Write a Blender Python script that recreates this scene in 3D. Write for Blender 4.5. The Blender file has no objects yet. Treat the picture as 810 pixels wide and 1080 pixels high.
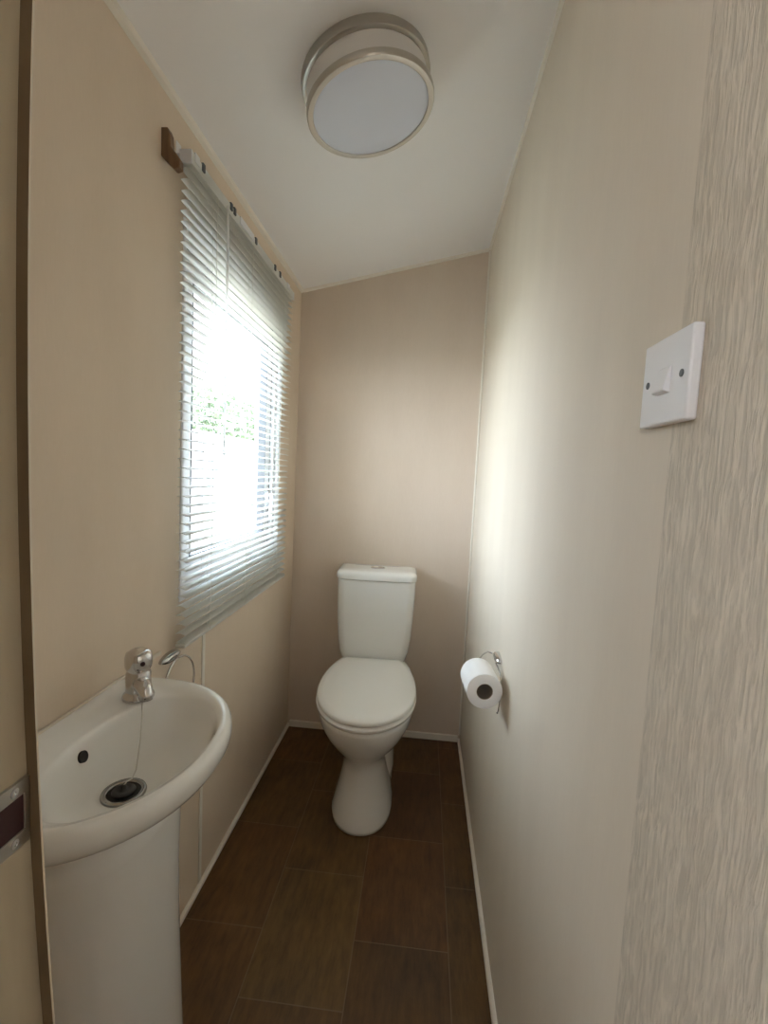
import bpy, bmesh, math, random
from mathutils import Vector, Matrix
random.seed(4)
PI = math.pi
sc = bpy.context.scene
COL = sc.collection

# ------------------------------------------------------------------ dimensions (metres)
W, D = 0.81026, 2.09            # room width, back wall distance
ZL, ZR = 1.9933, 2.1775         # ceiling height at left and right wall
HY = -1.3                       # far end of the lobby behind the camera
def ceil_z(x): return ZL + (ZR - ZL) * x / W

# ------------------------------------------------------------------ materials
def mat(name, col, rough=0.5, metal=0.0, spec=0.5, coat=0.0, trans=0.0, emis=None):
    m = bpy.data.materials.new(name); m.use_nodes = True
    b = m.node_tree.nodes['Principled BSDF']
    b.inputs['Base Color'].default_value = (*col, 1)
    b.inputs['Roughness'].default_value = rough
    b.inputs['Metallic'].default_value = metal
    b.inputs['Specular IOR Level'].default_value = spec
    b.inputs['Coat Weight'].default_value = coat
    b.inputs['Transmission Weight'].default_value = trans
    return m

class NT:
    def __init__(s, m): s.t = m.node_tree; s.b = s.t.nodes['Principled BSDF']
    def n(s, typ, **kw):
        nd = s.t.nodes.new(typ)
        for k, v in kw.items(): setattr(nd, k, v)
        return nd
    def l(s, a, b): s.t.links.new(a, b)
    def math(s, op, a, b=None, c=None):
        nd = s.n('ShaderNodeMath', operation=op)
        for i, v in enumerate((a, b, c)):
            if v is None: continue
            if isinstance(v, (int, float)): nd.inputs[i].default_value = v
            else: s.l(v, nd.inputs[i])
        return nd.outputs[0]
    def coord(s, scale=(1, 1, 1)):
        g = s.n('ShaderNodeTexCoord'); mp = s.n('ShaderNodeMapping')
        mp.inputs['Scale'].default_value = scale
        s.l(g.outputs['Object'], mp.inputs['Vector']); return mp.outputs[0]
    def noise(s, vec, scale, detail=3, rough=.5):
        nd = s.n('ShaderNodeTexNoise'); nd.inputs['Scale'].default_value = scale
        nd.inputs['Detail'].default_value = detail; nd.inputs['Roughness'].default_value = rough
        s.l(vec, nd.inputs['Vector']); return nd.outputs['Fac']
    def ramp(s, fac, stops):
        nd = s.n('ShaderNodeValToRGB'); cr = nd.color_ramp
        while len(cr.elements) < len(stops): cr.elements.new(.5)
        for e, (p, c) in zip(cr.elements, stops): e.position = p; e.color = (*c, 1)
        s.l(fac, nd.inputs[0]); return nd.outputs[0]

def wallpaper(name, c1, c2, coarse_edge=None, fine=.25):
    m = mat(name, c1, .62, spec=.35); t = NT(m)
    v = t.coord((1, 1, .13))
    n1 = t.noise(v, 260, 3)
    n2 = t.noise(t.coord((1, 1, .3)), 9, 2)
    f = t.math('ADD', t.math('MULTIPLY', n1, .35), t.math('MULTIPLY', n2, .65))
    colr = t.ramp(f, [(.35, c2), (.62, c1)]); t.l(colr, t.b.inputs['Base Color'])
    h = t.math('MULTIPLY', n1, fine)
    if coarse_edge is not None:
        # board next to the doorway is covered in a deeper wood-grain emboss
        g = t.n('ShaderNodeTexCoord'); sp = t.n('ShaderNodeSeparateXYZ'); t.l(g.outputs['Object'], sp.inputs[0])
        mask = t.math('LESS_THAN', sp.outputs['Y'], coarse_edge)
        vv = t.coord((1, 1, .10))
        ds = t.n('ShaderNodeTexNoise'); ds.inputs['Scale'].default_value = 30; t.l(t.coord((1, 1, .6)), ds.inputs['Vector'])
        mx = t.n('ShaderNodeMix', data_type='VECTOR'); mx.inputs[0].default_value = .012
        t.l(vv, mx.inputs['A']); t.l(ds.outputs['Color'], mx.inputs['B'])
        n3 = t.noise(mx.outputs['Result'] if 'Result' in mx.outputs else mx.outputs[1], 250, 2.5, .5)
        cr = t.ramp(n3, [(.36, (0, 0, 0)), (.62, (1, 1, 1))])
        # coarse grain: grooves and blobs get a darker colour for contrast
        blob = t.ramp(t.noise(t.coord((1, 1, .22)), 120, 2), [(.45, (0, 0, 0)), (.62, (1, 1, 1))])
        gv = t.math('MULTIPLY', mask, t.math('MAXIMUM', t.math('MULTIPLY', t.math('SUBTRACT', 1, cr), .9), t.math('MULTIPLY', blob, .55)))
        mg = t.n('ShaderNodeMix', data_type='RGBA'); t.l(gv, mg.inputs[0]); t.l(colr, mg.inputs[6])
        mg.inputs[7].default_value = (c2[0] * .76, c2[1] * .76, c2[2] * .75, 1); t.l(mg.outputs[2], t.b.inputs['Base Color'])
        strength = t.math('MULTIPLY', mask, 1.0)
        h = t.math('ADD', h, t.math('MULTIPLY', t.math('MULTIPLY', cr, strength), .95))
    bp = t.n('ShaderNodeBump'); bp.inputs['Strength'].default_value = .55; bp.inputs['Distance'].default_value = .0012
    t.l(h, bp.inputs['Height']); t.l(bp.outputs[0], t.b.inputs['Normal'])
    return m

M = {}
CREAM = (.71, .605, .485)
M['wall_l'] = wallpaper('cream_wallpaper', CREAM, (.68, .575, .455))
M['wall_b'] = wallpaper('cream_wallpaper_end', (.66, .565, .475), (.63, .535, .445))
M['wall_r'] = wallpaper('cream_embossed_wallpaper', (.69, .62, .515), (.66, .59, .49), coarse_edge=.462)
M['bead'] = mat('cream_bead', (.80, .76, .68), .45)
M['sealant'] = mat('cream_sealant', (.68, .62, .52), .4)

def mk_ceiling():
    m = mat('white_ceiling_board', (.86, .86, .87), .55); t = NT(m)
    n = t.noise(t.coord(), 40, 4)
    bp = t.n('ShaderNodeBump'); bp.inputs['Strength'].default_value = .08; bp.inputs['Distance'].default_value = .001
    t.l(n, bp.inputs['Height']); t.l(bp.outputs[0], t.b.inputs['Normal']); return m
M['ceiling'] = mk_ceiling()

def mk_floor():
    m = mat('brown_vinyl_tiles', (.1, .06, .03), .42, spec=.4); t = NT(m)
    g = t.n('ShaderNodeTexCoord'); sp = t.n('ShaderNodeSeparateXYZ'); t.l(g.outputs['Object'], sp.inputs[0])
    X, Y = sp.outputs['X'], sp.outputs['Y']
    TW, TL = .2435, .357
    cx = t.math('DIVIDE', t.math('SUBTRACT', X, .2235 - TW * 4), TW)
    ci = t.math('FLOOR', cx); cf = t.math('FRACT', cx)
    par = t.math('FLOORED_MODULO', ci, 2)
    # every other column is shifted along the room
    off = t.math('ADD', t.math('MULTIPLY', par, 1.115 - 1.308), 1.308 - TL * 8)
    cy = t.math('DIVIDE', t.math('SUBTRACT', Y, off), TL)
    yi = t.math('FLOOR', cy); yf = t.math('FRACT', cy)
    cmb = t.n('ShaderNodeCombineXYZ'); t.l(ci, cmb.inputs[0]); t.l(yi, cmb.inputs[1])
    wn = t.n('ShaderNodeTexWhiteNoise'); t.l(cmb.outputs[0], wn.inputs['Vector'])
    tilecol = t.ramp(wn.outputs['Value'], [(0, (.078, .037, .014)), (.35, (.108, .062, .023)), (.7, (.104, .046, .016)), (1, (.122, .070, .026))])
    # grain
    n1 = t.noise(t.coord((5, 1, 1)), 11, 6, .62)
    n2 = t.noise(t.coord((1, 1, 1)), 5, 4, .6)
    gr = t.ramp(t.math('ADD', t.math('MULTIPLY', n1, .55), t.math('MULTIPLY', n2, .45)), [(.36, (.60, .56, .50)), (.64, (1.5, 1.46, 1.25))])
    mul = t.n('ShaderNodeMix', data_type='RGBA', blend_type='MULTIPLY'); mul.inputs[0].default_value = 1; mul.clamp_result = False
    t.l(tilecol, mul.inputs[6]); t.l(gr, mul.inputs[7])
    # pale joints
    def edge(fr, size):
        d = t.math('MINIMUM', fr, t.math('SUBTRACT', 1, fr))
        return t.math('LESS_THAN', t.math('MULTIPLY', d, size), .0013)
    e = t.math('MAXIMUM', edge(cf, TW), edge(yf, TL))
    mj = t.n('ShaderNodeMix', data_type='RGBA'); t.l(t.math('MULTIPLY', e, .55), mj.inputs[0])
    t.l(mul.outputs[2], mj.inputs[6]); mj.inputs[7].default_value = (.21, .145, .085, 1)
    t.l(mj.outputs[2], t.b.inputs['Base Color'])
    bp = t.n('ShaderNodeBump'); bp.inputs['Strength'].default_value = .25; bp.inputs['Distance'].default_value = .001
    t.l(t.math('SUBTRACT', n1, e), bp.inputs['Height']); t.l(bp.outputs[0], t.b.inputs['Normal'])
    t.l(t.math('ADD', t.math('MULTIPLY', n2, .2), .34), t.b.inputs['Roughness'])
    return m
M['floor'] = mk_floor()
M['china'] = mat('white_vitreous_china', (.80, .80, .775), .12, coat=.4)
M['seat'] = mat('white_seat_plastic', (.80, .79, .76), .22)
M['white'] = mat('white_plastic', (.78, .79, .82), .3)
M['upvc'] = mat('white_window_frame', (.82, .83, .86), .3)
M['slat'] = mat('white_blind_slat', (.77, .77, .75), .38)
def translucent(m, col, f):
    t = m.node_tree; b = t.nodes['Principled BSDF']; out = [n for n in t.nodes if n.type == 'OUTPUT_MATERIAL'][0]
    tl = t.nodes.new('ShaderNodeBsdfTranslucent'); tl.inputs[0].default_value = (*col, 1); mx = t.nodes.new('ShaderNodeMixShader'); mx.inputs[0].default_value = f
    t.links.new(b.outputs[0], mx.inputs[1]); t.links.new(tl.outputs[0], mx.inputs[2]); t.links.new(mx.outputs[0], out.inputs[0])
translucent(M['slat'], (.86, .88, .85), .42)
M['wand'] = mat('clear_wand', (.85, .86, .86), .2); translucent(M['wand'], (.95, .95, .95), .85)
M['cord'] = mat('white_cord', (.75, .75, .70), .7)
M['chrome'] = mat('chrome', (.62, .61, .60), .12, metal=1)
M['steel'] = mat('brushed_steel', (.52, .50, .46), .30, metal=1)
M['dark'] = mat('dark_hole', (.012, .010, .008), .6)
M['gasket'] = mat('grey_gasket', (.10, .11, .12), .6)
M['dark_chrome'] = mat('darker_chrome', (.36, .35, .34), .2, metal=1)  # darker base colour sets the waste ring off from the china
M['drum'] = mat('frosted_drum', (.72, .72, .72), .4)
M['diffuser'] = mat('frosted_diffuser', (.66, .70, .80), .35)
M['paper'] = mat('tissue_paper', (.86, .86, .85), .9)
M['card'] = mat('card_core', (.30, .24, .17), .9)
M['rubber'] = mat('black_plug', (.03, .03, .03), .5)
M['red'] = mat('dark_red_recess', (.035, .006, .006), .5)
M['gravel'] = None

def mk_wood(name, c1, c2):
    m = mat(name, c1, .45); t = NT(m)
    n = t.noise(t.coord((8, 8, 1)), 14, 5)
    t.l(t.ramp(n, [(.3, c2), (.7, c1)]), t.b.inputs['Base Color']); return m
M['wood'] = mk_wood('brown_wood', (.20, .115, .055), (.12, .065, .03))
M['jamb'] = mk_wood('cream_jamb', (.43, .37, .265), (.40, .34, .24))
M['stop'] = mk_wood('shaded_door_stop', (.145, .10, .055), (.12, .08, .042))  # dark brown carries the shade of a face turned from the light

def glass_mat():
    m = bpy.data.materials.new('window_glass'); m.use_nodes = True; t = m.node_tree
    t.nodes.remove(t.nodes['Principled BSDF'])
    out = [n for n in t.nodes if n.type == 'OUTPUT_MATERIAL'][0]
    tr = t.nodes.new('ShaderNodeBsdfTransparent'); tr.inputs[0].default_value = (.95, .97, .97, 1)
    gl = t.nodes.new('ShaderNodeBsdfGlossy'); gl.inputs['Roughness'].default_value = .02
    fr = t.nodes.new('ShaderNodeFresnel'); mx = t.nodes.new('ShaderNodeMixShader')
    ge = t.nodes.new('ShaderNodeNewGeometry'); mm = t.nodes.new('ShaderNodeMath'); mm.operation = 'SUBTRACT'; mm.inputs[0].default_value = 1
    m2 = t.nodes.new('ShaderNodeMath'); m2.operation = 'MULTIPLY'
    t.links.new(ge.outputs['Backfacing'], mm.inputs[1]); t.links.new(mm.outputs[0], m2.inputs[0]); t.links.new(fr.outputs[0], m2.inputs[1])
    t.links.new(m2.outputs[0], mx.inputs[0]); t.links.new(tr.outputs[0], mx.inputs[1]); t.links.new(gl.outputs[0], mx.inputs[2])
    t.links.new(mx.outputs[0], out.inputs[0]); return m
M['glass'] = glass_mat()

def mk_noisy(name, c1, c2, scale):
    m = mat(name, c1, .9); t = NT(m)
    t.l(t.ramp(t.noise(t.coord(), scale, 5), [(.3, c2), (.7, c1)]), t.b.inputs['Base Color']); return m
M['gravel'] = mk_noisy('pale_gravel', (.42, .38, .29), (.34, .30, .23), 30)
M['leaf'] = mk_noisy('green_leaves', (.24, .29, .19), (.18, .23, .14), 3)
M['bark'] = mk_noisy('bark', (.14, .10, .07), (.08, .06, .04), 8)
M['cladding'] = mk_noisy('pale_cladding', (.28, .265, .255), (.26, .245, .24), 1)

# ------------------------------------------------------------------ mesh helpers
def link(name, bm, m, parent=None, smooth=False, bevel=0, subsurf=0, auto=None, seg=2):
    me = bpy.data.meshes.new(name)
    bmesh.ops.recalc_face_normals(bm, faces=bm.faces[:])
    bm.to_mesh(me); bm.free()
    o = bpy.data.objects.new(name, me); COL.objects.link(o)
    for x in (m if isinstance(m, (list, tuple)) else [m]): me.materials.append(x)
    if parent is not None: o.parent = parent
    if bevel:
        b = o.modifiers.new('Bevel', 'BEVEL'); b.width = bevel; b.segments = seg; b.limit_method = 'ANGLE'; b.angle_limit = .6
    if subsurf:
        s = o.modifiers.new('Subsurf', 'SUBSURF'); s.levels = subsurf; s.render_levels = subsurf
    if smooth or auto or bevel:
        for p in me.polygons: p.use_smooth = True
    if auto or bevel:
        try: me.set_sharp_from_angle(angle=auto or .6)
        except Exception: pass
    return o

def box(bm, x0, x1, y0, y1, z0, z1):
    r = bmesh.ops.create_cube(bm, size=1)
    for v in r['verts']:
        v.co = Vector(((x0 + x1) / 2 + v.co.x * (x1 - x0), (y0 + y1) / 2 + v.co.y * (y1 - y0), (z0 + z1) / 2 + v.co.z * (z1 - z0)))
    return r['verts']
def B(*boxes):
    bm = bmesh.new()
    for b in boxes: box(bm, *b)
    return bm

def loft(bm, rings, cap0=True, cap1=True, close=True):
    """rings: lists of points, same count."""
    vs = [[bm.verts.new(p) for p in r] for r in rings]
    n = len(vs[0])
    for a, b in zip(vs, vs[1:]):
        for i in range(n if close else n - 1):
            j = (i + 1) % n
            bm.faces.new((a[i], a[j], b[j], b[i]))
    if cap0: bm.faces.new(vs[0][::-1])
    if cap1: bm.faces.new(vs[-1])
    return vs

def tube(bm, pts, r, n=10, cap=True):
    pts = [Vector(p) for p in pts]; rings = []
    up = Vector((0, 0, 1))
    for i, p in enumerate(pts):
        d = (pts[min(i + 1, len(pts) - 1)] - pts[max(i - 1, 0)]).normalized()
        if i == 0:
            a = d.cross(up if abs(d.z) < .9 else Vector((1, 0, 0))).normalized()
        else:
            a = (a - d * a.dot(d)).normalized()
        b = d.cross(a)
        rr = r[i] if isinstance(r, (list, tuple)) else r
        rings.append([p + a * math.cos(2 * PI * k / n) * rr + b * math.sin(2 * PI * k / n) * rr for k in range(n)])
    loft(bm, rings, cap, cap)

def lathe(bm, prof, centre=(0, 0, 0), axis=(0, 0, 1), n=48, cap0=True, cap1=True):
    """prof: (radius, height along axis)"""
    ax = Vector(axis).normalized(); c = Vector(centre)
    a = ax.cross(Vector((0, 1, 0)) if abs(ax.y) < .9 else Vector((1, 0, 0))).normalized(); b = ax.cross(a)
    rings = [[c + ax * h + (a * math.cos(2 * PI * k / n) + b * math.sin(2 * PI * k / n)) * r for k in range(n)] for r, h in prof]
    loft(bm, rings, cap0, cap1)

def empty(name, loc, label=None, cat=None, group=None, rot=(0, 0, 0), kind=None):
    o = bpy.data.objects.new(name, None); COL.objects.link(o); o.location = loc; o.rotation_euler = rot
    o.empty_display_size = .05
    tag(o, label, cat, group, kind); return o
def tag(o, label=None, cat=None, group=None, kind=None):
    if label: o['label'] = label
    if cat: o['category'] = cat
    if group: o['group'] = group
    if kind: o['kind'] = kind
    return o
def struct(o, label=None, cat=None):
    return tag(o, label, cat, None, 'structure')

# ------------------------------------------------------------------ room shell
WY0, WY1, WZ0, WZ1 = 1.080, 1.835, .872, 1.775      # window opening in the left wall
T = .07
struct(link('floor', B((-1.0, W + T, HY - .07, D + T, -.06, 0)), M['floor']), 'brown wood-effect vinyl tile floor running back to the toilet', 'floor')
wl = B((-T, 0, .24, WY0, 0, ZL), (-T, 0, WY1, D, 0, ZL), (-T, 0, WY0, WY1, 0, WZ0), (-T, 0, WY0, WY1, WZ1, ZL))
struct(link('wall_left', wl, M['wall_l']), 'cream papered left wall holding the window and the basin', 'wall')
struct(link('wall_back', B((-T, W + T, D, D + T, 0, 2.3)), M['wall_b']), 'beige papered end wall behind the toilet cistern', 'wall')
struct(link('wall_right', B((W, W + T, HY, D, 0, 2.3)), M['wall_r']), 'cream grained right wall carrying the light switch', 'wall')
# sloping ceiling
bm = bmesh.new()
def cz(x): return ceil_z(x)
ring = lambda y: [Vector((-.0, y, cz(0))), Vector((W, y, cz(W))), Vector((W, y, cz(W) + .06)), Vector((0, y, cz(0) + .06))]
loft(bm, [ring(.18), ring(D)])
struct(link('ceiling', bm, M['ceiling']), 'sloping white ceiling rising from the window side', 'ceiling')
# lobby behind the camera (keeps the light of a real interior)
struct(link('wall_front', B((-1.0, .30, .18, .24, 0, ZL), ), M['wall_l']), 'cream partition beside the doorway', 'wall')
struct(link('wall_hall_left', B((-1.07, -1.0, HY, .24, 0, 2.0)), M['wall_l']), 'cream lobby wall outside the doorway', 'wall')
struct(link('wall_hall_back', B((-1.07, -.20, HY - .07, HY, 0, 2.25), (.20, W + T, HY - .07, HY, 0, 2.25), (-.20, .20, HY - .07, HY, 1.85, 2.25), (-.20, .20, HY - .07, HY, 0, 1.5)), M['wall_l']), 'cream lobby wall with an opening added behind the camera to let in daylight', 'wall')  # unseen opening, added without glass and sized to let sky light in
struct(link('ceiling_hall', B((-1.07, 0, HY - .07, .18, 2.20, 2.26), (0, W + T, HY - .07, .18, 2.20, 2.26)), M['ceiling']), 'white lobby ceiling', 'ceiling')

# beads and skirting
def bead(name, bm, label, m='bead', bev=.003):
    return struct(link(name, bm, M[m], bevel=bev), label, 'trim')
bb = bmesh.new()
rg = lambda y: [Vector((0, y, cz(0) - .011)), Vector((.010, y, cz(.01) - .009)), Vector((.013, y, cz(.013))), Vector((0, y, cz(0)))]
loft(bb, [rg(.24), rg(D)]); bead('trim_1', bb, 'thin cream bead where the left wall meets the ceiling', bev=0)
bb = bmesh.new()
rg = lambda y: [Vector((W, y, cz(W) - .009)), Vector((W - .007, y, cz(W) - .007)), Vector((W - .009, y, cz(W - .009))), Vector((W, y, cz(W)))]
loft(bb, [rg(.2), rg(D)]); bead('trim_2', bb, 'thin cream bead where the right wall meets the ceiling', bev=0)
bb = bmesh.new()
rg = lambda x: [Vector((x, D, cz(x) - .011)), Vector((x, D - .009, cz(x) - .009)), Vector((x, D - .011, cz(x))), Vector((x, D, cz(x)))]
loft(bb, [rg(.012), rg(W - .008)]); bead('trim_3', bb, 'thin cream bead where the end wall meets the ceiling', bev=0)
bead('baseboard_left', B((0, .012, .26, D, 0, .014)), 'slim cream floor bead along the left wall')
bead('baseboard_right', B((W - .011, W, HY, D, 0, .015)), 'slim cream floor bead along the right wall')
bead('baseboard_back', B((.012, W - .011, D - .012, D, 0, .030)), 'cream floor bead along the end wall behind the toilet')
bead('trim_4', B((0, .0035, 1.205, 1.221, .014, .745)), 'narrow cream vertical joint strip on the left wall under the window', bev=.001)
bead('trim_5', B((W - .008, W, D - .008, D, .03, ZR - .012)), 'cream corner bead between end wall and right wall')
bead('trim_6', B((0, .0055, .30, 1.0, .7725, .7805)), 'bead of sealant between basin and left wall', 'sealant', .002)

# ------------------------------------------------------------------ window
win = empty('window_1', (-.02, (WY0 + WY1) / 2, WZ0), 'white framed window in the left wall behind the slatted blind', 'window', kind='structure')
def child(name, bm, m, parent, **k):
    bm.transform(parent.matrix_basis.inverted() if parent.parent is None else Matrix())
    return link(name, bm, m, parent, **k)
def ry(y0, y1, z0, z1, x0, x1, t, tb=None):
    tb = tb or t
    return [(x0, x1, y0, y1, z0, z0 + tb), (x0, x1, y0, y1, z1 - t, z1), (x0, x1, y0, y0 + t, z0 + tb, z1 - t), (x0, x1, y1 - t, y1, z0 + tb, z1 - t)]
bpy.context.view_layer.update()
child('window_frame', B(*ry(WY0, WY1, WZ0, WZ1, -.075, -.010, .040)), M['upvc'], win, bevel=.003)
child('window_lining', B(*ry(WY0, WY1, WZ0, WZ1, -.010, .004, .012)), M['upvc'], win, bevel=.002)
child('sash', B(*ry(WY0 + .043, WY1 - .043, WZ0 + .043, WZ1 - .043, -.066, -.022, .052)), M['upvc'], win, bevel=.004)
child('gasket', B(*ry(WY0 + .094, WY1 - .094, WZ0 + .094, WZ1 - .094, -.050, -.0215, .004), *ry(WY0 + .0395, WY1 - .0395, WZ0 + .0395, WZ1 - .0395, -.05, -.0225, .0042)), M['gasket'], win)
child('pane', B((-.047, -.043, WY0 + .096, WY1 - .096, WZ0 + .096, WZ1 - .096)), M['glass'], win)
hb = B((-.022, -.012, 1.752, 1.776, 1.06, 1.12))
tube(hb, [(-.016, 1.764, 1.105), (.000, 1.764, 1.105), (.002, 1.760, 1.10), (.002, 1.752, 1.04), (.002, 1.750, 1.01)], [.007, .008, .009, .0075, .007], 10)
child('window_handle', hb, M['white'], win, smooth=True)

# ------------------------------------------------------------------ venetian blind
BY0, BY1 = 1.032, 1.832
XB = .030
BT, BB = 1.862, .786          # head rail bottom, bottom rail
bl = empty('venetian_blind', (XB, (BY0 + BY1) / 2, BB), 'white aluminium venetian blind hanging in front of the window', 'blind')
bpy.context.view_layer.update()
# U-shaped head rail
prof = [(-.013, 0), (.013, 0), (.013, .026), (.0112, .026), (.0112, .002), (-.0112, .002), (-.0112, .026), (-.013, .026)]
hr = bmesh.new(); loft(hr, [[Vector((XB + a, y, BT + b)) for a, b in prof] for y in (BY0, BY1)])
child('head_rail', hr, M['slat'], bl)
child('rail_cap', B((XB - .014, XB + .014, BY0 - .002, BY0 + .004, BT - .001, BT + .027)), M['white'], bl, bevel=.001)
child('rail_cap', B((XB - .014, XB + .014, BY1 - .004, BY1 + .002, BT - .001, BT + .027)), M['white'], bl, bevel=.001)
sl = bmesh.new()
pitch = .0217; ns = int((BT - BB - .012) / pitch) + 1
tilt = math.radians(-5)
for i in range(ns):
    z = BT - .012 - i * pitch
    ja = random.uniform(-.02, .02); jy = random.uniform(-.0015, .0015)
    pr = []
    for k in range(6):
        u = -1 + 2 * k / 5
        a, b = u * .0122, .0030 * (1 - u * u)
        c_, s_ = math.cos(tilt + ja), math.sin(tilt + ja)
        pr.append((a * c_ - b * s_, a * s_ + b * c_))
    full = pr + [(a, b - .0008) for a, b in pr[::-1]]
    loft(sl, [[Vector((XB + a, y, z + b + dz)) for a, b in full] for y, dz in ((BY0 + .003 + jy, 0), ((BY0 + BY1) / 2, random.uniform(-.0006, .0006)), (BY1 - .003 + jy, 0))])
child('slats', sl, M['slat'], bl, auto=.9)
child('bottom_rail', B((XB - .0125, XB + .0125, BY0 + .002, BY1 - .002, BB - .010, BB - .002)), M['slat'], bl, bevel=.002)
for y in (BY0 + .13, (BY0 + BY1) / 2 - .03, BY1 - .12):
    cb = bmesh.new()
    for dx in (-.0135, .0135): tube(cb, [(XB + dx, y, BT), (XB + dx, y, BB - .004)], .0007, 6)
    tube(cb, [(XB, y + .006, BT), (XB, y + .006, BB - .003)], .0006, 6)
    child('ladder_cord', cb, M['cord'], bl)
wd = bmesh.new(); tube(wd, [(XB + .020, 1.205, BT + .004), (XB + .0215, 1.205, BT - .03), (XB + .020, 1.212, 1.235)], [.002, .0032, .0036], 8)
wdo = child('tilt_wand', wd, M['wand'], bl, smooth=True)
for y in (1.085, 1.24, 1.262, 1.42, 1.60, 1.655):
    cl = B((XB + .011, XB + .0165, y - .006, y + .006, BT + .012, BT + .030)); 
    child('rail_clip', cl, M['gasket'], bl, bevel=.001)
child('mounting_bracket', B((.0, XB + .014, 1.045, 1.065, BT + .0262, BT + .029), (XB + .0138, XB + .0155, 1.045, 1.065, BT + .010, BT + .029), (0, .0015, 1.045, 1.065, BT + .0262, BT + .055)), M['white'], bl)
child('mounting_bracket', B((.0, XB + .014, 1.30, 1.40, BT + .0262, BT + .029), (XB + .0138, XB + .0155, 1.30, 1.40, BT + .010, BT + .029), (0, .0015, 1.30, 1.40, BT + .0262, BT + .055)), M['white'], bl)
child('mounting_bracket', B((.0, XB + .014, 1.74, 1.77, BT + .0262, BT + .029), (XB + .0138, XB + .0155, 1.74, 1.77, BT + .010, BT + .029), (0, .0015, 1.74, 1.77, BT + .0262, BT + .055)), M['white'], bl)
# end block of a wooden pelmet: cranked profile, screwed to the wall
wb = bmesh.new()
P2 = [(-.002, 1.905), (.013, 1.905), (.018, 1.893), (.020, 1.868), (.040, 1.842), (.040, 1.826), (.028, 1.822), (.006, 1.842), (-.002, 1.850)]
loft(wb, [[Vector((a, y, b)) for a, b in P2] for y in (.988, 1.006)])
tag(link('wooden_bracket', wb, M['wood'], bevel=.002), 'small brown cranked wooden bracket on the wall at the near end of the blind', 'bracket')

# ------------------------------------------------------------------ washbasin with pedestal
bs = empty('washbasin', (0, .66, 0), 'small white ceramic pedestal washbasin on the left wall', 'washbasin')
N = 72
def se(t, cx, cy, ax, ay, z, p=2.3, xmin=None, pb=None):
    c, s = math.cos(t), math.sin(t)
    q = p if c >= 0 else (pb or p)
    x = cx + ax * math.copysign(abs(c) ** (2 / q), c)
    y = cy + ay * math.copysign(abs(s) ** (2 / q), s)
    if xmin is not None: x = max(x, xmin)
    return Vector((x, y - .66, z))
def sring(cx, cy, ax, ay, z, p=2.3, xmin=None, axb=None, pb=None):
    out = []
    for k in range(N):
        t = 2 * PI * (k + .5) / N
        a = ax if math.cos(t) >= 0 else (axb or ax)
        out.append(se(t, cx, cy, a, ay, z, p, xmin, pb))
    return out
CY = .668
O = lambda d, z, dy=0: sring(.085, CY, .204 - d, .217 - d, z, 2.15, .002, .0845, 7)
bmz = bmesh.new()
rings = [sring(.08, CY, .090, .110, .640, 2.4, .004, .075, 6),
         sring(.08, CY, .120, .130, .690, 2.4, .003, .076, 6),
         sring(.082, CY, .145, .155, .706, 2.3, .002, .080, 6),
         sring(.084, CY, .178, .190, .722, 2.2, .002, .083, 7),
         O(.008, .734), O(.001, .746), O(0, .757), O(.001, .768), O(.005, .7750), O(.011, .7775), O(.018, .7765),
         sring(.158, CY - .008, .113, .166, .7745, 2.1, axb=.092),
         sring(.158, CY - .008, .108, .162, .768, 2.1, axb=.087),
         sring(.157, CY - .006, .104, .156, .754, 2.1, axb=.082),
         sring(.156, CY - .005, .098, .147, .737, 2.1, axb=.077),
         sring(.154, CY - .003, .088, .132, .720, 2.05, axb=.069),
         sring(.150, CY, .074, .110, .706, 2.0, axb=.060),
         sring(.145, CY, .057, .083, .696, 2.0, axb=.050),
         sring(.140, CY, .040, .054, .690, 2.0, axb=.040),
         sring(.138, CY, .027, .028, .6875, 2.0, axb=.027)]
loft(bmz, rings)
link('bowl', bmz, M['china'], bs, smooth=True)
# pedestal
pd = bmesh.new()
pr_ = []
for z, hx, hy in ((0, .147, .158), (.03, .142, .154), (.2, .133, .146), (.4, .126, .139), (.52, .124, .137), (.64, .128, .139), (.694, .130, .140), (.690, .124, .134), (.655, .090, .100)):
    pr_.append([Vector((v.x, v.y, z)) for v in sring(.075, CY, hx, hy, z, 2.6, .012, .062, 7)])
loft(pd, pr_)
link('pedestal', pd, M['china'], bs, smooth=True)
# waste
DR = Vector((.139, .004, .6884))
w = bmesh.new(); lathe(w, [(.0325, -.001), (.033, .0018), (.0318, .0042), (.0255, .0046), (.0240, .0022), (.0235, .0005)], DR, n=40, cap0=True, cap1=True)
wo = link('waste_ring', w, M['dark_chrome'], bs, smooth=True)
g = bmesh.new(); lathe(g, [(.0235, .0008), (.0235, .0022)], DR, n=32); link('waste_hole', g, M['dark'], wo)
pl = bmesh.new(); lathe(pl, [(.0165, .0022), (.0175, .0045), (.0165, .0065), (.0100, .0070), (.0040, .0068), (.0036, .012), (.0018, .014)], DR, n=32)
plo = link('plug', pl, [M['rubber']], bs, smooth=True)
# overflow
ov = bmesh.new()
ovc = Vector((.0785, -.006, .749)); nrm = Vector((1, 0, .33)).normalized()
lathe(ov, [(.0088, -.004), (.0088, .0022)], ovc, nrm, 28)
for v in ov.verts:  # slightly tall oval
    pass
link('overflow_hole', ov, M['dark'], bs)
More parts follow.
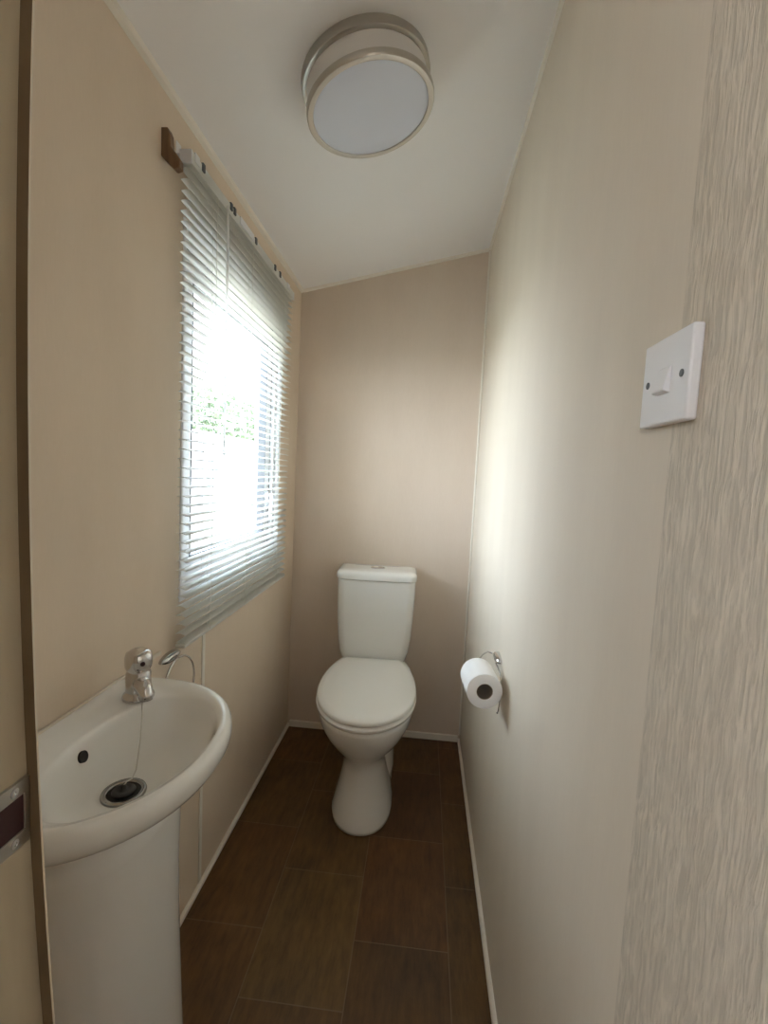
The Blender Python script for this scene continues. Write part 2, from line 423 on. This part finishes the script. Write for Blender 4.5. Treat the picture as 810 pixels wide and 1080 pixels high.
# tap (part of the basin): squat lever mixer / push tap
TX, TY, TZ = .078, .797 - .66, .7765
tp = bmesh.new()
lathe(tp, [(.027, 0), (.0275, .003), (.026, .007), (.0225, .010), (.0215, .016), (.0215, .046), (.020, .050), (.0195, .052), (.0205, .054), (.0225, .058), (.0235, .064), (.0235, .076), (.0215, .084), (.016, .0880), (.006, .0895)], (TX, TY, TZ), n=40)
tpo = link('tap', tp, M['chrome'], bs, smooth=True)
spt = bmesh.new()
d = Vector((.75, -.66, 0)).normalized()
tube(spt, [Vector((TX, TY, TZ + .030)) + d * a + Vector((0, 0, b)) for a, b in ((.010, 0), (.024, .001), (.036, -.003), (.043, -.012), (.044, -.019))], [.0155, .0145, .013, .0115, .0105], 20)
link('spout', spt, M['chrome'], tpo, smooth=True)
dt = bmesh.new(); lathe(dt, [(.0042, -.001), (.0042, .0012)], Vector((TX, TY, TZ + .070)) + d * .0228, d, 16)
link('indicator_dot', dt, M['red'], tpo)
# chain from the tap base to the plug
ch = bmesh.new()
p0 = Vector((TX, TY, TZ + .006)) + d * .026; p1 = DR + Vector((0, 0, .0135))
mids = [p0, Vector((.104, .107, .7780)), Vector((.112, .095, .768)), Vector((.125, .068, .735)), Vector((.138, .038, .706)), Vector((.140, .024, .700)), Vector((.139, .012, .703)), p1]
tube(ch, mids, .0011, 8)
link('plug_chain', ch, M['steel'], bs, smooth=True)

# ------------------------------------------------------------------ towel ring on the left wall
def oval_rose(cx, cy, cz_, sgn, ly, lz, depth):
    bm = bmesh.new(); rs = []
    for s, dx in ((1, 0), (1, depth * .45), (.9, depth * .8), (.6, depth), (.2, depth * 1.05)):
        rs.append([Vector((cx + sgn * dx, cy + ly * s * math.cos(2 * PI * k / 32), cz_ + lz * s * math.sin(2 * PI * k / 32))) for k in range(32)])
    loft(bm, rs); return bm
tr = empty('towel_ring', (0, 1.035, .752), 'chrome towel ring on the left wall just beyond the basin tap', 'towel ring')
bpy.context.view_layer.update()
child('rose', oval_rose(-.002, 1.035, .752, 1, .040, .0115, .018), M['chrome'], tr, smooth=True)
rb = bmesh.new()
pts = []
for k in range(49):
    a = 2 * PI * k / 48
    pts.append((.026 + .010 * (1 - math.cos(a)) / 2, 1.035 + .067 * math.sin(a), .752 - .060 + .060 * math.cos(a)))
tube(rb, pts, .0026, 10)
child('ring', rb, M['chrome'], tr, smooth=True)

# ------------------------------------------------------------------ toilet
to = empty('toilet', (.402, D - .016, 0), 'white close-coupled toilet with closed lid against the end wall', 'toilet', rot=(0, 0, math.radians(2.2)))
# local frame: -y is towards the room
def tring(F0, F1, w, z, p=2.2, pb=2.6, clip=None, n=56, split=.55):
    """oval outline from F0 (back) to F1 (front); widest at split"""
    Fc = F0 + (F1 - F0) * split; out = []
    for k in range(n):
        t = 2 * PI * (k + .5) / n; c, s = math.cos(t), math.sin(t)
        front = c >= 0; L = (F1 - Fc) if front else (Fc - F0); q = p if front else pb
        F = Fc + L * math.copysign(abs(c) ** (2 / q), c); X = w * math.copysign(abs(s) ** (2 / q), s)
        out.append(Vector((X, -(F if clip is None else max(F, clip)), z)))
    return out
pn = bmesh.new()
loft(pn, [tring(.16, .612, .109, .000, split=.62), tring(.16, .612, .109, .012, split=.62), tring(.16, .598, .097, .05, split=.62),
          tring(.17, .570, .084, .11, split=.62), tring(.17, .552, .076, .165, split=.62), tring(.17, .556, .078, .20, split=.62), tring(.16, .580, .097, .235, split=.6),
          tring(.14, .620, .128, .275, split=.58), tring(.10, .655, .152, .315, split=.56), tring(.06, .683, .168, .355, pb=3, split=.56),
          tring(.03, .692, .174, .385, pb=3.2, split=.56), tring(.03, .692, .174, .396, pb=3.2, split=.56), tring(.035, .685, .168, .402, pb=3.2, split=.56)])
loft(pn, [[v + Vector((.010, 0, 0)) for v in q] for q in [tring(.03, .42, .100, .0, 2.4, 4), tring(.03, .42, .100, .06, 2.4, 4), tring(.03, .44, .097, .15, 2.4, 4), tring(.03, .48, .097, .22, 2.4, 4), tring(.03, .50, .11, .30, 2.4, 4)]])
link('pan', pn, M['china'], to, smooth=True)
st = bmesh.new()
SD = dict(p=2.1, pb=2.0, split=.58)
loft(st, [tring(.09, .694, .172, .403, clip=.192, **SD), tring(.085, .700, .178, .408, clip=.188, **SD), tring(.085, .701, .179, .416, clip=.188, **SD), tring(.09, .695, .173, .421, clip=.192, **SD)])
link('seat', st, M['seat'], to, smooth=True, auto=1.0)
ld = bmesh.new()
loft(ld, [tring(.09, .690, .170, .4225, clip=.188, **SD), tring(.083, .697, .177, .427, clip=.183, **SD), tring(.083, .697, .177, .436, clip=.183, **SD), tring(.088, .692, .172, .441, clip=.187, **SD),
          tring(.11, .672, .155, .4445, clip=.20, **SD), tring(.20, .60, .10, .4470, clip=.24, **SD), tring(.38, .48, .03, .4475, **SD)])
link('lid', ld, M['seat'], to, smooth=True, auto=1.0)
for sx in (-.075, .075):
    h = bmesh.new(); tube(h, [(sx - .02, -.196, .432), (sx + .02, -.196, .432)], .010, 16); link('hinge', h, M['seat'], to, smooth=True)
def cring(w, z, f0=.004, f1=.172, r=.035, bow=.010, n=10):
    """rounded rectangle with a slightly bowed front"""
    out = []
    r = min(r, w * .9)
    corners = [(w - r, -(f1 - r), -90, 0), (w - r, -(f0 + .012), 0, 90), (-(w - r), -(f0 + .012), 90, 180), (-(w - r), -(f1 - r), 180, 270)]
    for i, (cx, cy, a0, a1) in enumerate(corners):
        rr = r if i in (0, 3) else .012
        cxx = cx if i in (0, 3) else math.copysign(w - .012, cx)
        for k in range(n + 1):
            a = math.radians(a0 + (a1 - a0) * k / n)
            x, y = cxx + rr * math.cos(a), cy + rr * math.sin(a)
            out.append([x, y, z])
    # front edge points between last and first
    for k in range(1, 10):
        u = k / 10; x = -(w - r) + 2 * (w - r) * u
        out.append([x, -f1, z])
    for v in out:
        if v[1] < -f1 * .6: v[1] -= bow * (1 - (v[0] / w) ** 2) * min(1, (-v[1] - f1 * .6) / (f1 * .4))
    return [Vector(v) for v in out]
ct = bmesh.new()
loft(ct, [cring(.110, .400, f1=.150), cring(.124, .404, f1=.160), cring(.137, .425, f1=.166), cring(.147, .46, f1=.169), cring(.155, .52, f1=.171), cring(.160, .60, f1=.172), cring(.163, .70, f1=.172), cring(.164, .764, f1=.172), cring(.160, .766, f1=.168)])
link('cistern', ct, M['china'], to, smooth=True, auto=.9)
cl = bmesh.new()
loft(cl, [cring(.163, .767, f1=.172), cring(.168, .769, f0=.001, f1=.178), cring(.169, .785, f0=.001, f1=.179), cring(.167, .794, f0=.002, f1=.176), cring(.160, .800, f0=.006, f1=.168), cring(.14, .803, f0=.02, f1=.148, r=.03), cring(.05, .8045, f0=.06, f1=.11, r=.02)])
clo = link('cistern_lid', cl, M['china'], to, smooth=True, auto=1.0)
bt = bmesh.new(); rs = []
for s, z in ((1, .803), (1, .8075), (.85, .809)):
    rs.append([Vector((.031 * s * math.cos(2 * PI * k / 36), -.095 + .019 * s * math.sin(2 * PI * k / 36), z)) for k in range(36)])
loft(bt, rs); bto = link('flush_button', bt, M['chrome'], clo, auto=.7)
bt = bmesh.new(); lathe(bt, [(.011, .8085), (.011, .8105), (.009, .811)], (-.008, -.095, 0), n=28)
link('button_insert', bt, M['steel'], bto, auto=.7)

# ------------------------------------------------------------------ ceiling light
nrm = Vector((-(ZR - ZL) / W, 0, 1)).normalized()
LX, LY = .403, 1.106
lt = empty('ceiling_light', (LX, LY, cz(LX)), 'round flush ceiling light with silver rings and frosted diffuser', 'ceiling light', rot=(0, -math.atan((ZR - ZL) / W), 0))
RL = .1425
b1 = bmesh.new(); lathe(b1, [(RL - .012, 0), (RL, 0), (RL + .001, -.003), (RL + .001, -.020), (RL - .002, -.022), (RL - .012, -.022)], n=96)
link('base_ring', b1, M['steel'], lt, auto=.6)
b1 = bmesh.new(); lathe(b1, [(RL - .008, -.020), (RL - .008, -.064)], n=96); link('drum', b1, M['drum'], lt, auto=.6)
b1 = bmesh.new(); 
lathe(b1, [(RL - .016, -.062), (RL - .001, -.062), (RL + .001, -.052 - .012), (RL + .001, -.074), (RL - .001, -.077), (RL - .010, -.078), (RL - .0125, -.077), (RL - .0135, -.073)], n=96)
link('trim_ring', b1, M['steel'], lt, auto=.6)
b1 = bmesh.new(); lathe(b1, [(RL - .0125, -.0745), (RL - .02, -.0765), (RL * .6, -.0785), (RL * .2, -.0792), (.002, -.0793)], n=96)
link('diffuser', b1, M['diffuser'], lt, auto=.6)

# ------------------------------------------------------------------ light switch
sw = empty('light_switch', (W, .465, 1.309), 'white single rocker light switch on the right wall near the doorway', 'light switch')
bpy.context.view_layer.update()
SX = W - .010
child('face_plate', B((SX, W, .422, .508, 1.2685, 1.3495)), M['white'], sw, bevel=.0022, seg=3)
rk = bmesh.new()
# rocker wedge: bottom stands proud
pr2 = [(SX + .001, 1.296), (SX - .0058, 1.2975), (SX - .0064, 1.300), (SX - .0008, 1.3205), (SX + .001, 1.3205)]
loft(rk, [[Vector((a, y, b)) for a, b in pr2] for y in (.4525, .4745)])
child('rocker', rk, M['white'], sw, bevel=.0008)
for y in (.434, .4955):
    s_ = bmesh.new(); lathe(s_, [(.0034, -.0005), (.0034, .0006)], (SX, y, 1.3095), (-1, 0, 0), 20)
    so = child('screw', s_, M['gasket'], sw)
    

# ------------------------------------------------------------------ toilet roll and its holder
hd = empty('toilet_roll_holder', (W, 1.245, .735), 'chrome wire toilet roll holder on the right wall', 'toilet roll holder')
bpy.context.view_layer.update()
child('rose', oval_rose(W + .002, 1.240, .735, -1, .036, .011, .016), M['chrome'], hd, smooth=True)
A0, A1 = Vector((.7545, 1.097, .7035)), Vector((.747, 1.200, .7035))     # roll axis, near and far end
ax = (A1 - A0).normalized()
wr = bmesh.new()
tube(wr, [(W - .017, 1.262, .738), (W - .030, 1.262, .741), (.765, 1.250, .735), (.747, 1.232, .716), (.742, 1.222, .7035 + .016), A1 + Vector((0, -.012, .016)), A0 + ax * .01 + Vector((0, 0, .0165))], .0022, 10)
child('roll_arm', wr, M['chrome'], hd, smooth=True)
wr = bmesh.new()
pts = [(W - .014, 1.215, .73)]
for k in range(9):
    a = PI * (.5 - k / 8 * 1.0)
    pts.append((W - .008, 1.185 - .028 * math.cos(a) , .665 + .055 * math.sin(a)))
tube(wr, pts, .0018, 8)
child('wall_loop', wr, M['chrome'], hd, smooth=True)
rl = bmesh.new()
R1, R0, Lr = .0425, .0195, .103
lathe(rl, [(R0, 0), (R1 - .003, 0), (R1, .0015), (R1 + .0005, Lr * .5), (R1, Lr - .0015), (R1 - .003, Lr), (R0, Lr), (R0, 0)], A0, ax, 56, cap0=False, cap1=False)
ro = empty('toilet_roll', tuple(A0), 'white toilet roll hanging on the wire holder on the right wall', 'toilet roll')
bpy.context.view_layer.update()
child('paper', rl, M['paper'], ro, auto=.6)
co = bmesh.new(); lathe(co, [(R0, .0005), (R0, Lr - .0005), (R0 - .001, Lr - .0005), (R0 - .001, .0005), (R0, .0005)], A0, ax, 40, cap0=False, cap1=False)
child('cardboard_core', co, M['card'], ro, auto=.6)

# ------------------------------------------------------------------ doorway lining at the left
def bow(z):
    dz = max(-.55, min(.55, z - 1.2)); return .333 + .088 * dz * dz
zs = [0, .4, .65] + [.65 + .05 * k for k in range(1, 23)] + [ZL]
j = bmesh.new()
loft(j, [[Vector((.30, .12, z)), Vector((bow(z), .12, z)), Vector((bow(z), .27, z)), Vector((.30, .27, z))] for z in zs])
dl = link('door_lining', j, M['jamb'], None, auto=.5)
dl.name = 'door_1'
struct(dl, 'cream door lining at the left edge with a metal strike plate', 'door')
j = bmesh.new()
loft(j, [[Vector((.30, .2702, z)), Vector((bow(z) + .0085, .2702, z)), Vector((bow(z) - .002, .281, z)), Vector((.30, .281, z))] for z in zs])
link('door_stop', j, M['stop'], dl, auto=.5)
j = bmesh.new()
loft(j, [[Vector((bow(z) + .0078, .2696, z)), Vector((bow(z) + .0086, .2696, z)), Vector((bow(z) + .0085, .2706, z)), Vector((bow(z) + .0078, .2706, z))] for z in zs])
link('edge_strip', j, M['sealant'], dl, auto=.5)
# strike plate with its screws
def px_(z, dx=0): return bow(z) + dx
sp = bmesh.new()
for a in ((.236, .2695, .9605, .9705), (.236, .2695, .9945, 1.0045), (.236, .246, .9705, .9945), (.2655, .2695, .9705, .9945)):
    box(sp, .333, px_(.98) + .0014, *a)
spo = link('strike_plate', sp, M['steel'], dl, bevel=.0003)
link('latch_recess', B((.333, px_(.98) + .0005, .246, .2655, .9705, .9945)), M['red'], spo)
for z in (.9655, .9995):
    s_ = bmesh.new(); lathe(s_, [(.0030, 0), (.0030, .0006), (.0012, .0007), (.0010, .0002)], (px_(.98) + .0013, .258, z), (1, 0, 0), 18)
    link('screw', s_, M['chrome'], spo, auto=.5)
link('outer_architrave', B((.30, bow(.9) + .0015, .105, .1195, 0, ZL)), M['wood'], dl, bevel=.002)

# ------------------------------------------------------------------ outside the window
GZ = -.65
gr = link('ground', B((-40, -1.2, -20, 60, GZ - .1, GZ)), M['gravel']); tag(gr, 'pale gravel ground seen outside through the window', 'ground', None, 'structure')
cv = empty('neighbouring_caravan', (-5.5, 12.0, GZ), 'pale clad caravan outside, seen through the blind', 'caravan')
bpy.context.view_layer.update()
child('body', B((-8.5, -5.5, 5, 22, GZ + .45, GZ + 2.55)), M['cladding'], cv, bevel=.05)
rf = bmesh.new()
loft(rf, [[Vector((-8.7, y, GZ + 2.5)), Vector((-5.3, y, GZ + 2.5)), Vector((-5.3, y, GZ + 2.6)), Vector((-7, y, GZ + 3.0)), Vector((-8.7, y, GZ + 2.6))] for y in (4.8, 22.2)])
child('roof', rf, M['cladding'], cv)
child('skirt', B((-8.4, -5.6, 5.1, 21.9, GZ, GZ + .45)), M['gravel'], cv)
for y in (8.0, 12.5, 17):
    wv = child('window', B((-5.52, -5.46, y, y + 1.3, GZ + 1.3, GZ + 2.2)), M['upvc'], cv, bevel=.01)
    link('pane', (lambda b: (b.transform(cv.matrix_basis.inverted()), b)[1])(B((-5.47, -5.45, y + .07, y + 1.23, GZ + 1.37, GZ + 2.13))), M['gasket'], wv)
def tree(x, y, h, r, label, seed):
    rnd = random.Random(seed)
    t = empty('tree', (x, y, GZ), label, 'tree', 'trees outside the window')
    tb = bmesh.new(); tube(tb, [(0, 0, 0), (.1, 0, h * .3), (0, .1, h * .6)], [.22, .17, .1], 10); link('trunk', tb, M['bark'], t, smooth=True)
    f = bmesh.new()
    for k in range(5200):
        u = rnd.uniform(-1, 1); a = rnd.uniform(0, 2 * PI); q = math.sqrt(1 - u * u); rr = r * rnd.uniform(.55, 1) 
        c = Vector((q * math.cos(a) * rr, q * math.sin(a) * rr, h * .62 + u * rr * 1.1))
        e1 = Vector([rnd.uniform(-1, 1) for _ in range(3)]).normalized(); e2 = e1.cross(Vector([rnd.uniform(-1, 1) for _ in range(3)])).normalized()
        s = rnd.uniform(.12, .26)
        f.faces.new([f.verts.new(c + e1 * s), f.verts.new(c + e2 * s * .5), f.verts.new(c - e1 * s), f.verts.new(c - e2 * s * .5)])
    link('foliage', f, M['leaf'], t)
tree(-12.6, 15, 6.0, 2.6, 'leafy green tree behind the caravan outside, seen above it through the blind', 1)
tree(-13.5, 22, 7.2, 3.0, 'leafy green tree behind the caravan outside, seen above it through the blind', 2)
tree(-12.5, 30, 6.5, 2.8, 'leafy green tree behind the caravan outside, seen above it through the blind', 3)

# ------------------------------------------------------------------ sky and daylight
w_ = bpy.data.worlds.new('overcast_sky'); sc.world = w_; w_.use_nodes = True
nt = w_.node_tree; bg = nt.nodes['Background']
tc = nt.nodes.new('ShaderNodeTexCoord'); sx = nt.nodes.new('ShaderNodeSeparateXYZ'); rp = nt.nodes.new('ShaderNodeValToRGB')
rp.color_ramp.elements[0].position = .0; rp.color_ramp.elements[0].color = (.86, .92, 1, 1)
rp.color_ramp.elements[1].position = .6; rp.color_ramp.elements[1].color = (.74, .85, 1, 1)
nt.links.new(tc.outputs['Generated'], sx.inputs[0]); nt.links.new(sx.outputs['Z'], rp.inputs[0]); nt.links.new(rp.outputs[0], bg.inputs[0])
bg.inputs[1].default_value = 16.0
def portal(name, loc, rot, sx_, sy_):
    l = bpy.data.lights.new(name, 'AREA'); l.shape = 'RECTANGLE'; l.size = sx_; l.size_y = sy_; l.cycles.is_portal = True
    o = bpy.data.objects.new(name, l); COL.objects.link(o); o.location = loc; o.rotation_euler = rot
portal('window_portal', (-.085, (WY0 + WY1) / 2, (WZ0 + WZ1) / 2), (0, -PI / 2, 0), WZ1 - WZ0 , WY1 - WY0)
portal('lobby_portal', (0, HY - .08, 1.675), (PI / 2, 0, 0), .4, .35)

# ------------------------------------------------------------------ camera
cam = bpy.data.cameras.new('camera'); co_ = bpy.data.objects.new('camera', cam); COL.objects.link(co_)
R = ((0.9950965502910255, -0.08224825316649377, -0.054937058985361706),
     (0.08637583148357854, 0.9932402581114655, 0.07754357099198947),
     (0.04818787538812234, -0.08190857414049896, 0.9954742157122148))   # columns: right, forward, up
mw = Matrix(((R[0][0], R[0][2], -R[0][1], .583826), (R[1][0], R[1][2], -R[1][1], 0.0), (R[2][0], R[2][2], -R[2][1], 1.210419), (0, 0, 0, 1)))
co_.matrix_world = mw
cam.sensor_fit = 'VERTICAL'; cam.sensor_height = 36; cam.lens = 494.02 / 1080 * 36
cam.clip_start = .02; cam.clip_end = 200
sc.camera = co_
sc.view_settings.view_transform = 'Standard'; sc.view_settings.look = 'None'
sc.view_settings.gamma = 1; sc.view_settings.exposure = 0.50; sc.view_settings.use_curve_mapping = False
sc.cycles.use_denoising = True
sc.cycles.max_bounces = 16; sc.cycles.diffuse_bounces = 12; sc.cycles.transparent_max_bounces = 16
sc.cycles.sample_clamp_indirect = 8
